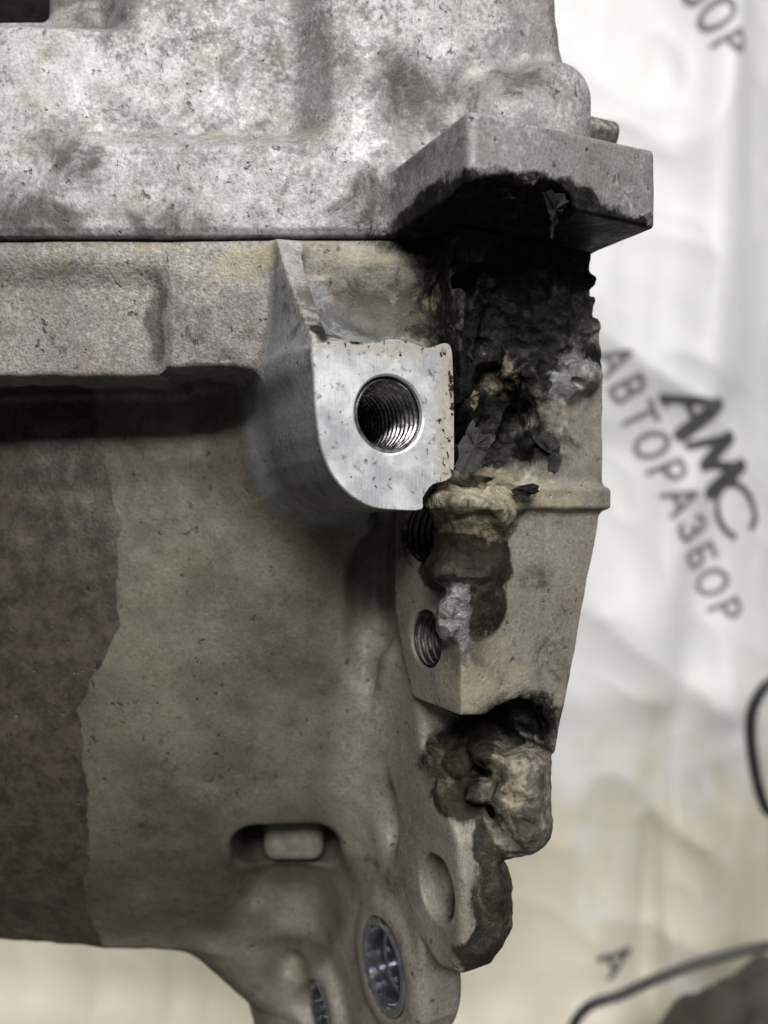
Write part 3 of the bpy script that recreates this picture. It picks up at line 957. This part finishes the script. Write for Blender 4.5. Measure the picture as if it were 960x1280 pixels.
BASE = np.array([-0.010, 0.200, 0.001])
gear = bpy.data.objects.new('gearbox', None)
gear.empty_display_size = 0.02
gear.location = BASE
ROOT.objects.link(gear)
gear['label'] = 'broken grey cast aluminium gearbox housing with threaded mounting boss and burnt snapped ear'
gear['category'] = 'gearbox'

v, q, nr = mesh_field(f_upper, (-114, 118, 49), (54, 208, 131), VOX)
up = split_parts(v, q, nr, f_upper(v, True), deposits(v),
                 {0: ('upper_casing', M_UP, gear), 1: ('bolt_boss', M_UP, 0), 2: ('bracket_arm', M_UP, 0)}, BASE)
v, q, nr = mesh_field(f_lower, (-114, 124, -136), (54, 208, 53), VOX)
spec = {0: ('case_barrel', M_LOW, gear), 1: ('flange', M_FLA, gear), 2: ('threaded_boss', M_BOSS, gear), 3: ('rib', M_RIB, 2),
        4: ('broken_ear', M_LOW, gear), 5: ('bolt_flange', M_LOW, gear), 6: ('case_foot', M_LOW, gear)}
pid, ld = f_lower(v, True)
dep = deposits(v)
for kind in ('tan', 'burnt', 'bare', 'knob'):
    dk = ld[:, [i for i, l in enumerate(LUMPS) if l[0] == kind]].min(1)
    dep['slag_' + kind] = 1 - sstep(0.8, 4.0, dk)
for k, (mt, host, balls, amp, kk) in enumerate(LUMPS):
    spec[7 + k] = ('melted_lump', M_LOW, host)
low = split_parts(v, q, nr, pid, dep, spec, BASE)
up[2]['label'] = 'square bracket arm with soot-blackened bite out of its lower edge'
low[4]['label'] = 'burnt, snapped mounting ear with ragged black cavity'
low[2]['label'] = 'mounting boss with a bright machined face'

EX = np.array([CS, SN, 0])
EN = np.array([SN, -CS, 0])      # outward normal of the mounting faces
EZ = np.array([0, 0, 1.0])

# foot of the case, below the picture: plain tube down to the floor
fv, ff = [], []
NF = 40
rows = [(-134, 20.5), (-160, 20), (-395, 20), (-399, 18)]
for zz, rr in rows:
    for i in range(NF):
        a = 2 * math.pi * i / NF
        pt = world_of((-10 + rr * math.cos(a), 200 + 0.85 * rr * math.sin(a), zz)) - BASE
        fv.append(pt)
for j in range(len(rows) - 1):
    for i in range(NF):
        ff.append((j * NF + i, (j + 1) * NF + i, (j + 1) * NF + (i + 1) % NF, j * NF + (i + 1) % NF))
ff.append(tuple((len(rows) - 1) * NF + i for i in range(NF - 1, -1, -1)))
add_obj('tail_housing', mesh_from('tail_housing', fv, ff), M_LOW, gear)


# machined face of the boss: a plate with a chamfered hole
def build_face():
    c = np.array(FACE_C)
    outer = [(a - c[0], b - c[1]) for a, b in catmull(FACE, 3)]
    n = len(outer)
    ang = [math.atan2(b, a) for a, b in outer]
    rings = []
    inner_r = HOLE_R
    verts, faces = [], []

    def ring(f, zoff):
        return [f(i, zoff) for i in range(n)]
    R1 = [(inner_r * math.cos(t), inner_r * math.sin(t)) for t in ang]
    R2 = [((inner_r + 0.32) * math.cos(t), (inner_r + 0.32) * math.sin(t)) for t in ang]
    def shrink(k):
        out = []
        for i in range(n):
            ax, ay = outer[i - 1]
            bx, by = outer[(i + 1) % n]
            tx, ty = bx - ax, by - ay
            l = math.hypot(tx, ty)
            nx, ny = ty / l, -tx / l
            # polygon winding decides the side
            out.append((outer[i][0] + wind * nx * k, outer[i][1] + wind * ny * k))
        return out
    area = sum(outer[i - 1][0] * outer[i][1] - outer[i][0] * outer[i - 1][1] for i in range(n))
    wind = -1 if area > 0 else 1
    O2 = shrink(0.14)
    lay = [(R1, -1.2), (R1, -0.3), (R2, 0.0)]
    for k in (0.25, 0.5, 0.75):
        lay.append(([(R2[i][0] * (1 - k) + O2[i][0] * k, R2[i][1] * (1 - k) + O2[i][1] * k) for i in range(n)], 0.0))
    lay += [(O2, 0.0), (outer, -0.2), (outer, -0.8)]
    for pts, zo in lay:
        verts += [(x * 0.001, yv * 0.001, zo * 0.001) for x, yv in pts]
    for j in range(len(lay) - 1):
        for i in range(n):
            k = (i + 1) % n
            fc = (j * n + i, (j + 1) * n + i, (j + 1) * n + k, j * n + k)
            faces.append(fc if area < 0 else fc[::-1])
    me = mesh_from('machined_face', verts, faces)
    bm = bmesh.new()
    bm.from_mesh(me)
    bmesh.ops.recalc_face_normals(bm, faces=bm.faces)
    for e in bm.edges:
        if len(e.link_faces) == 2 and e.calc_face_angle(0) > 0.35:
            e.smooth = False
    if sum(f.normal.z * f.calc_area() for f in bm.faces) < 0:
        bmesh.ops.reverse_faces(bm, faces=bm.faces)
    bm.to_mesh(me)
    bm.free()
    o = add_obj('machined_face', me, M_FACE, low[2])
    o.matrix_local = frame_matrix(from_sw(FACE_C[0], -0.05, FACE_C[1]), EX, EZ, EN, BASE)
    return o


build_face()


def thread_mesh(name, r, amp, pitch, depth, start=0.0):
    nt = 96
    nw = int(depth / pitch * 9)
    verts, faces = [], []
    for j in range(nw + 1):
        d = start + (depth - start) * j / nw
        for i in range(nt):
            a = 2 * math.pi * i / nt
            ph = (d / pitch - i / nt) % 1.0
            tri = min(1.0, max(0.0, 1.35 * abs(ph * 2 - 1) - 0.15))
            rr = r + amp * tri * min(1, (d - start) / 0.7)
            verts.append((rr * math.cos(a) * 0.001, rr * math.sin(a) * 0.001, -d * 0.001))
    for j in range(nw):
        for i in range(nt):
            k = (i + 1) % nt
            faces.append((j * nt + i, j * nt + k, (j + 1) * nt + k, (j + 1) * nt + i))
    # closed blind end
    faces.append(tuple(nw * nt + i for i in range(nt - 1, -1, -1)))
    me = mesh_from(name, verts, [f[::-1] for f in faces])
    return me


o = add_obj('screw_thread', thread_mesh('screw_thread', 5.85, 0.78, 1.5, 22, 0.45), M_THREAD, low[2])
o.matrix_local = frame_matrix(from_sw(FACE_C[0], 0.0, FACE_C[1]), EX, EZ, EN, BASE)
ES = -EX                                          # holes in the ear face point along -s
EW = np.array([-SN, CS, 0])
o = add_obj('screw_thread', thread_mesh('screw_thread', 4.9, 0.75, 1.5, 17, 0.1), M_THREAD2, low[4])
o.matrix_local = frame_matrix(from_sw(HOLE2[0] + 0.1, HOLE2[1], HOLE2[2]), EW, EZ, ES, BASE)
o = add_obj('screw_thread', o.data, None, low[4])
o.matrix_local = frame_matrix(from_sw(HOLE3[0] + 0.1, HOLE3[1], HOLE3[2]), EW, EZ, ES, BASE)


def sleeve(name, prof, mat, parent, centre):
    nt = 72
    verts, faces = [], []
    for r, d in prof:
        for i in range(nt):
            a = 2 * math.pi * i / nt
            verts.append((r * math.cos(a) * 0.001, r * math.sin(a) * 0.001, d * 0.001))
    for j in range(len(prof) - 1):
        for i in range(nt):
            k = (i + 1) % nt
            faces.append((j * nt + i, j * nt + k, (j + 1) * nt + k, (j + 1) * nt + i))
    if prof[-1][0] > 0.1:
        faces.append(tuple((len(prof) - 1) * nt + i for i in range(nt)))
    me = mesh_from(name, verts, faces)
    bm = bmesh.new()
    bm.from_mesh(me)
    for e in bm.edges:
        if len(e.link_faces) == 2 and e.calc_face_angle(0) > 0.5:
            e.smooth = False
    bm.to_mesh(me)
    bm.free()
    o = add_obj(name, me, mat, parent)
    o.matrix_local = frame_matrix(from_sw(*centre), EW, EZ, ES, BASE)
    return o


sleeve('dowel_sleeve', [(9.5, -5), (9.5, 0.2), (9.2, 0.5), (8.1, 0.5), (7.7, 0.1), (7.5, -1), (7.5, -4), (7.0, -4.3), (6.9, -4.8), (6.9, -8.4)], M_STEEL, low[5], (15.4, HB[1], HB[2]))
sleeve('dowel_sleeve', [(6.2, -5), (6.2, 0.1), (5.9, 0.3), (5.1, 0.3), (4.8, 0.0), (4.7, -6.5)], M_STEEL, low[5], (13.6, HC[1], HC[2]))

# pin sticking out behind the bolt boss
pv, pf = [], []
prof = [(0, 2.2), (0, 2.2), (10.4, 3.0), (11.2, 2.7), (11.5, 2.1)]
prof = [(-6, 3.3), (11.0, 3.3), (11.7, 3.0), (12.0, 2.3)]
NP_ = 40
a0 = np.array([37.0, 166.5, 80.3])
ad = np.array([0.97, 0.20, -0.10])
ad /= np.linalg.norm(ad)
b1 = np.cross(ad, [0, 0, 1])
b1 /= np.linalg.norm(b1)
b2 = np.cross(ad, b1)
for t, r in prof:
    for i in range(NP_):
        a = 2 * math.pi * i / NP_
        pv.append(world_of(a0 + ad * t + r * (b1 * math.cos(a) + b2 * math.sin(a))) - BASE)
for j in range(len(prof) - 1):
    for i in range(NP_):
        pf.append((j * NP_ + i, j * NP_ + (i + 1) % NP_, (j + 1) * NP_ + (i + 1) % NP_, (j + 1) * NP_ + i))
pf.append(tuple((len(prof) - 1) * NP_ + i for i in range(NP_)))
add_obj('dowel_pin', mesh_from('dowel_pin', pv, pf), M_PIN, up[0])

# casting seen inside the window of the barrel
bm = bmesh.new()
bmesh.ops.create_cube(bm, size=1)
for vv in bm.verts:
    vv.co = Vector((vv.co.x * 0.0142, vv.co.y * 0.012, vv.co.z * 0.0110))
bmesh.ops.bevel(bm, geom=list(bm.edges), offset=0.0030, segments=6, profile=0.5, affect='EDGES')
me = bpy.data.meshes.new('inner_block')
bm.to_mesh(me)
bm.free()
me.shade_smooth()
o = add_obj('inner_block', me, mat_plain('cast_aluminium_inner', (0.20, 0.185, 0.15), 0.6, 0.35, 3), low[0])
o.location = Vector(world_of((-21.6, 194.0, -77.6)) - BASE)


# ------------------------------------------------------------------ melted lumps and flakes
ear = low[4]


def flake(name, mat, parent, outline, thick, seed, bend=0.8):
    """thin torn piece: outline of (u, v, depth) points, with real thickness and a bend"""
    rnd = random.Random(seed)
    raw = [P(*o) for o in outline]
    pts = []
    for i in range(len(raw)):
        a, b = raw[i], raw[(i + 1) % len(raw)]
        for f in (0, 0.34, 0.67):
            j = 0.0 if f == 0 else 0.42
            pts.append(a + (b - a) * f + np.array([rnd.uniform(-j, j), rnd.uniform(-.2, .2), rnd.uniform(-j, j)]))
    c = sum(pts) / len(pts)
    top, verts, faces = [], [], []
    n = len(pts)
    ringf = [1.0, 0.66, 0.33]
    for side in (-1, 1):
        for f in ringf:
            for p_ in pts:
                w_ = c + (p_ - c) * f + np.array([0.0, bend * (1 - f) * -1 + side * thick / 2 + (rnd.uniform(-.1, .1) if f == 1.0 else 0.25 * math.sin(2.1 * p_[0] + 1.7 * p_[2] + seed)), 0.0])
                verts.append(world_of(w_) - BASE)
        verts.append(world_of(c + np.array([0, -bend + side * thick / 2, 0])) - BASE)
    half = 3 * n + 1
    for side in (0, 1):
        o_ = side * half
        for j in range(2):
            for i in range(n):
                k = (i + 1) % n
                fc = (o_ + j * n + i, o_ + j * n + k, o_ + (j + 1) * n + k, o_ + (j + 1) * n + i)
                faces.append(fc)
        for i in range(n):
            faces.append((o_ + 2 * n + i, o_ + 2 * n + (i + 1) % n, o_ + 3 * n))
    for i in range(n):
        k = (i + 1) % n
        faces.append((i, k, half + k, half + i))
    me = mesh_from(name, verts, faces, True)
    bm = bmesh.new()
    bm.from_mesh(me)
    bmesh.ops.recalc_face_normals(bm, faces=bm.faces)
    for e in bm.edges:
        if len(e.link_faces) == 2 and e.calc_face_angle(0) > 0.5:
            e.smooth = False
    bm.to_mesh(me)
    bm.free()
    return add_obj(name, me, mat, parent)


flake('metal_flake', M_FLAKE, ear, [(591, 524, 143), (597, 535, 143), (603, 543, 143.5), (620, 545, 145), (611, 560, 144), (603, 573, 143), (596, 590, 142), (580, 594, 141.5), (570, 586, 141.5), (573, 568, 142), (575, 552, 142.5), (582, 540, 143)], 0.5, 3)
flake('metal_flake', M_TAN, ear, [(573, 490, 146), (586, 486, 147), (600, 490, 148), (596, 500, 147), (592, 514, 146), (587, 502, 146), (578, 498, 146)], 0.5, 5)
flake('plastic_shred', M_FILM, up[2], [(676, 240, 133), (690, 238, 133.5), (706, 242, 134), (712, 252, 134), (704, 258, 134.2), (699, 268, 134.3), (694, 282, 134.4), (690, 300, 134.5), (687, 288, 134.3), (688, 270, 134), (683, 256, 133.5)], 0.2, 8, 0.35)
flake('plastic_shred', M_FILM, ear, [(640, 612, 142), (656, 606, 142.5), (674, 607, 143.5), (676, 614, 144), (664, 618, 143), (650, 622, 142.5), (642, 619, 142)], 0.6, 11, 0.6)
flake('metal_flake', M_FLAKE, ear, [(665, 545, 149), (685, 540, 150), (698, 552, 151), (702, 570, 151), (694, 590, 150), (684, 586, 150), (690, 570, 150), (676, 560, 149)], 0.5, 14, 0.4)

# ------------------------------------------------------------------ background: tarpaulin, print, hose, bag
TY = 620.0


def tarp_y(x, z):
    """depth of the hanging sheet at x, z (mm, relative to the lens)"""
    x, z = np.atleast_1d(np.asarray(x, float)), np.atleast_1d(np.asarray(z, float))
    d = 9 * np.sin(x * 0.013 + z * 0.004 + 0.4) + 4 * np.sin(z * 0.021 + x * 0.006)

    def sig(t):
        return 1 / (1 + np.exp(-np.clip(t, -30, 30)))
    # long curved fold on the right, soft vertical folds at the bottom, a crease across
    e = x - (262 - 0.00028 * (z - 330) ** 2)
    d += -17 * np.exp(-(e / 24.0) ** 2) * sig((z + 60) / 40)
    e2 = x - (232 + 0.12 * (z + 200))
    d += 16 * np.exp(-(e2 / 20.0) ** 2) * sig(-(z + 60) / 40)
    e3 = x - (226 - 0.03 * (z + 250))
    d += -8 * np.exp(-(e3 / 8.0) ** 2) * sig(-(z + 190) / 20)
    d += -3 * np.exp(-((z + 158 - 0.06 * x) / 18.0) ** 2)
    d += 4 * np.exp(-((z - 18 - 0.2 * x) / 30.0) ** 2)
    d += 55 * sig((x - 305) / 22.0)
    # crumples: ridged noise
    p = np.stack([x, 0.6 * z + 0.4 * x, 0 * x], 1)
    for size, amp, sd in ((120, 9.0, 1), (55, 4.5, 5), (26, 1.6, 9)):
        d += -amp * (1 - np.abs(vnoise(p, size, 700 + sd))) ** 3 + amp * 0.4
    return TY + d


tv, tf = [], []
NX = 320
XS = np.linspace(-560, 620, NX)
rows = []
for z_ in np.linspace(620, -360, 270):
    rows.append(np.stack([XS, tarp_y(XS, 0 * XS + z_), 0 * XS + z_], 1))
yb = rows[-1][:, 1]
for i in range(1, 13):
    a = math.pi / 2 * i / 12
    rows.append(np.stack([XS, yb - 38 * (1 - math.cos(a)), 0 * XS - 360 - 38 * math.sin(a)], 1))
for i in range(1, 7):
    rows.append(np.stack([XS, yb - 38 - 70 * i / 6, -398.5 + 0.5 * np.sin(XS * 0.03 + i)], 1))
tv = world_of(np.concatenate(rows))
for j in range(len(rows) - 1):
    for i in range(NX - 1):
        tf.append((j * NX + i, (j + 1) * NX + i, (j + 1) * NX + i + 1, j * NX + i + 1))
tarp = add_obj('tarpaulin', mesh_from('tarpaulin', tv, tf), M_TARP)
tarp['label'] = 'white tarpaulin hanging behind the gearbox, printed with slanting dark lettering'
tarp['category'] = 'tarpaulin'


fl_me = mesh_from('floor', [world_of(c_) for c_ in ((-1500, -900, -401), (1500, -900, -401), (1500, 1500, -401), (-1500, 1500, -401))], [(0, 1, 2, 3)], False)
floor = add_obj('floor', fl_me, mat_plain('dark_concrete', (0.10, 0.097, 0.09), 0.8, 0.4, 60))
floor['kind'] = 'structure'


def arc(cx, cy, rx, ry, a0, a1, n=16):
    return [(cx + rx * math.cos(math.radians(a0 + (a1 - a0) * i / n)), cy + ry * math.sin(math.radians(a0 + (a1 - a0) * i / n))) for i in range(n + 1)]


GLYPH = {   # strokes in a unit-high box: (points, half width)
    'А': [([(0.0, 0), (0.38, 1), (0.76, 0)], 0.09), ([(0.14, 0.30), (0.62, 0.30)], 0.075)],
    'В': [([(0.08, 0), (0.08, 1), (0.38, 1), (0.53, 0.90), (0.54, 0.68), (0.40, 0.55), (0.08, 0.54)], 0.09), ([(0.40, 0.54), (0.60, 0.42), (0.62, 0.16), (0.45, 0.0), (0.08, 0)], 0.09)],
    'Т': [([(0, 1), (0.72, 1)], 0.09), ([(0.36, 1), (0.36, 0)], 0.09)],
    'О': [(arc(0.40, 0.5, 0.38, 0.5, 0, 360, 28), 0.09)],
    'Р': [([(0.10, 0), (0.10, 1), (0.42, 1), (0.60, 0.88), (0.62, 0.64), (0.44, 0.48), (0.10, 0.46)], 0.09)],
    'З': [([(0.04, 0.84), (0.18, 0.98), (0.42, 1.0), (0.57, 0.86), (0.54, 0.64), (0.32, 0.54)], 0.085), ([(0.32, 0.54), (0.58, 0.44), (0.62, 0.18), (0.44, 0.0), (0.18, 0.01), (0.02, 0.15)], 0.085)],
    'Б': [([(0.58, 1), (0.08, 1), (0.08, 0), (0.42, 0), (0.61, 0.14), (0.61, 0.42), (0.42, 0.56), (0.08, 0.56)], 0.09)],
    'Logo': [([(0.0, 0.02), (0.46, 0.98)], 0.10), ([(0.46, 0.98), (0.60, 0.0)], 0.18), ([(0.2, 0.36), (0.52, 0.36)], 0.06), ([(-0.06, 0.0), (0.12, 0.0)], 0.05),
             ([(0.80, 0.0), (0.98, 0.98)], 0.10), ([(0.98, 0.98), (1.16, 0.16)], 0.18), ([(1.16, 0.16), (1.46, 0.98)], 0.11), ([(1.46, 0.98), (1.58, 0.0)], 0.19),
             (arc(2.06, 0.46, 0.44, 0.50, 48, 318, 26), 0.075), ([(2.34, 0.86), (2.40, 0.70)], 0.10), (arc(1.66, 0.46, 0.06, 0.3, 130, 230, 8), 0.09)],
}


def print_text(body, u, v, size_mm, ang, mat, pitch=1.05, sx=1.0):
    """flat ink lying on the sheet: strokes filled on a fine grid, edge vertices pulled onto the outline"""
    cell = 0.8 / size_mm
    strokes = []
    if body in GLYPH:
        strokes = GLYPH[body]
    else:
        for i, ch in enumerate(body):
            wd = max(x_ for st, _ in GLYPH[ch] for x_, _y in st)
            for st, hw in GLYPH[ch]:
                strokes.append(([(x_ + i * pitch + (0.8 - wd) / 2, y_) for x_, y_ in st], hw))
    allp = np.array([p_ for st, _ in strokes for p_ in st])
    lo, hi = allp.min(0) - 0.2, allp.max(0) + 0.2
    nx, ny = int((hi[0] - lo[0]) * sx / cell) + 1, int((hi[1] - lo[1]) / cell) + 1
    gx, gy = np.meshgrid(np.linspace(lo[0], hi[0], nx) * sx, np.linspace(lo[1], hi[1], ny), indexing='ij')
    d = np.full(gx.shape, 9.0)
    for st, hw in strokes:
        for (ax, ay), (bx, by) in zip(st[:-1], st[1:]):
            ax, bx = ax * sx, bx * sx
            ex, ey = bx - ax, by - ay
            t = np.clip(((gx - ax) * ex + (gy - ay) * ey) / (ex * ex + ey * ey), 0, 1)
            d = np.minimum(d, np.hypot(gx - ax - t * ex, gy - ay - t * ey) - hw)
    g0, g1 = np.gradient(d, gx[1, 0] - gx[0, 0], gy[0, 1] - gy[0, 0])
    mv = np.abs(d) < 0.75 * cell
    gx = np.where(mv, gx - d * g0, gx)
    gy = np.where(mv, gy - d * g1, gy)
    ok = d < 0.75 * cell
    face = ok[:-1, :-1] & ok[1:, :-1] & ok[1:, 1:] & ok[:-1, 1:]
    ii, jj = np.nonzero(face)
    p0 = P(u, v, TY)
    ca, sa = math.cos(ang), math.sin(ang)
    used = np.zeros(ok.shape, bool)
    for a, b in ((0, 0), (1, 0), (1, 1), (0, 1)):
        used[ii + a, jj + b] = True
    vid = np.full(ok.shape, -1)
    vid[used] = np.arange(used.sum())
    a, b = gx[used] * size_mm, gy[used] * size_mm
    x_ = p0[0] + a * ca - b * sa
    z_ = p0[2] + a * sa + b * ca
    verts = world_of(np.stack([x_, tarp_y(x_, z_) - 0.8, z_], 1))
    faces = [tuple(int(k) for k in f) for f in np.stack([vid[ii, jj], vid[ii + 1, jj], vid[ii + 1, jj + 1], vid[ii, jj + 1]], 1)]
    return add_obj('lettering', mesh_from('lettering', verts, faces), mat, tarp)


AN = math.radians(-64.8)
print_text('АВТОРАЗБОР', 744, 446, 22.5, AN, M_INK2, 1.06)
print_text('Logo', 824, 500, 32, math.radians(-61.5), M_INK, 1.0, 1.62)
print_text('АВТОРАЗБОР', 730, -245, 22.5, AN, M_INK2, 1.06)
print_text('АВТОРАЗБОР', 752, 1206, 25.0, AN, M_INK, 1.06)


def tube(name, path, r, mat, n=14):
    pts = [np.array(p_) for p_ in catmull([tuple(p_) for p_ in path], 8, False)]
    verts, faces = [], []
    prev = np.array([0.0, 1.0, 0.0])
    for i, p_ in enumerate(pts):
        t = pts[min(i + 1, len(pts) - 1)] - pts[max(i - 1, 0)]
        t = t / np.linalg.norm(t)
        b = np.cross(t, prev)
        b = b / np.linalg.norm(b)
        c = np.cross(b, t)
        prev = c
        for k in range(n):
            a = 2 * math.pi * k / n
            verts.append(world_of(p_ + r * (b * math.cos(a) + c * math.sin(a))))
    for j in range(len(pts) - 1):
        for k in range(n):
            faces.append((j * n + k, (j + 1) * n + k, (j + 1) * n + (k + 1) % n, j * n + (k + 1) % n))
    faces.append(tuple(range(n - 1, -1, -1)))
    faces.append(tuple((len(pts) - 1) * n + k for k in range(n)))
    me = mesh_from(name, verts, faces)
    return add_obj(name, me, mat)


FLOOR = -396.0
cable = tube('cable', [(330, 560, FLOOR + 4), (290, 540, -330), P(985, 1045, 530), P(957, 1010, 530), P(943, 960, 530), P(938, 910, 530), P(944, 878, 530), P(965, 852, 530), P(1000, 850, 530),
                       P(1040, 880, 540), (330, 550, -220), (345, 560, -330), (360, 565, FLOOR + 4)], 3.6, M_RUB)
cable['label'] = 'black cable loop at the right edge, in front of the tarpaulin'
cable['category'] = 'cable'

# crumpled black bag on the floor, its hem a thick rolled edge
random.seed(4)
bv, bfc = [], []
NU, NV = 60, 40
for j in range(NV + 1):
    for i in range(NU + 1):
        a, b = i / NU, j / NV
        x_ = 150 + 290 * a
        y_ = 420 + 150 * b
        ridge = np.interp(x_, [150, 175, 195, 215, 240, 300, 380, 440], [FLOOR, FLOOR + 40, -318, -304, -291, -272, -300, FLOOR])
        hgt = (ridge - FLOOR) * (math.sin(math.pi * min(1, max(0, b))) ** 0.55 if 0 < b < 1 else 0)
        pn = np.array([[x_, y_, 0.0]])
        hgt *= 1 + 0.10 * float(vnoise(pn, 28, 91)[0]) + 0.06 * float(vnoise(pn, 11, 93)[0])
        bv.append(world_of((x_, y_, FLOOR + hgt)))
for j in range(NV):
    for i in range(NU):
        k = j * (NU + 1) + i
        bfc.append((k, k + 1, k + NU + 2, k + NU + 1))
bag = add_obj('bag', mesh_from('bag', bv, bfc), M_BAG)
bag['label'] = 'crumpled black plastic bag on the floor in the bottom right corner'
bag['category'] = 'bag'
hose = tube('hose', [(70, 470, FLOOR + 5), (95, 480, -372), P(720, 1275, 490), P(780, 1242, 490), P(850, 1212, 490), P(910, 1194, 490), P(965, 1182, 490), P(1020, 1180, 490), (310, 500, -300), (345, 510, FLOOR + 5)], 3.0, M_RUB)
hose['label'] = 'black rubber hose lying across the black bag'
hose['category'] = 'hose'
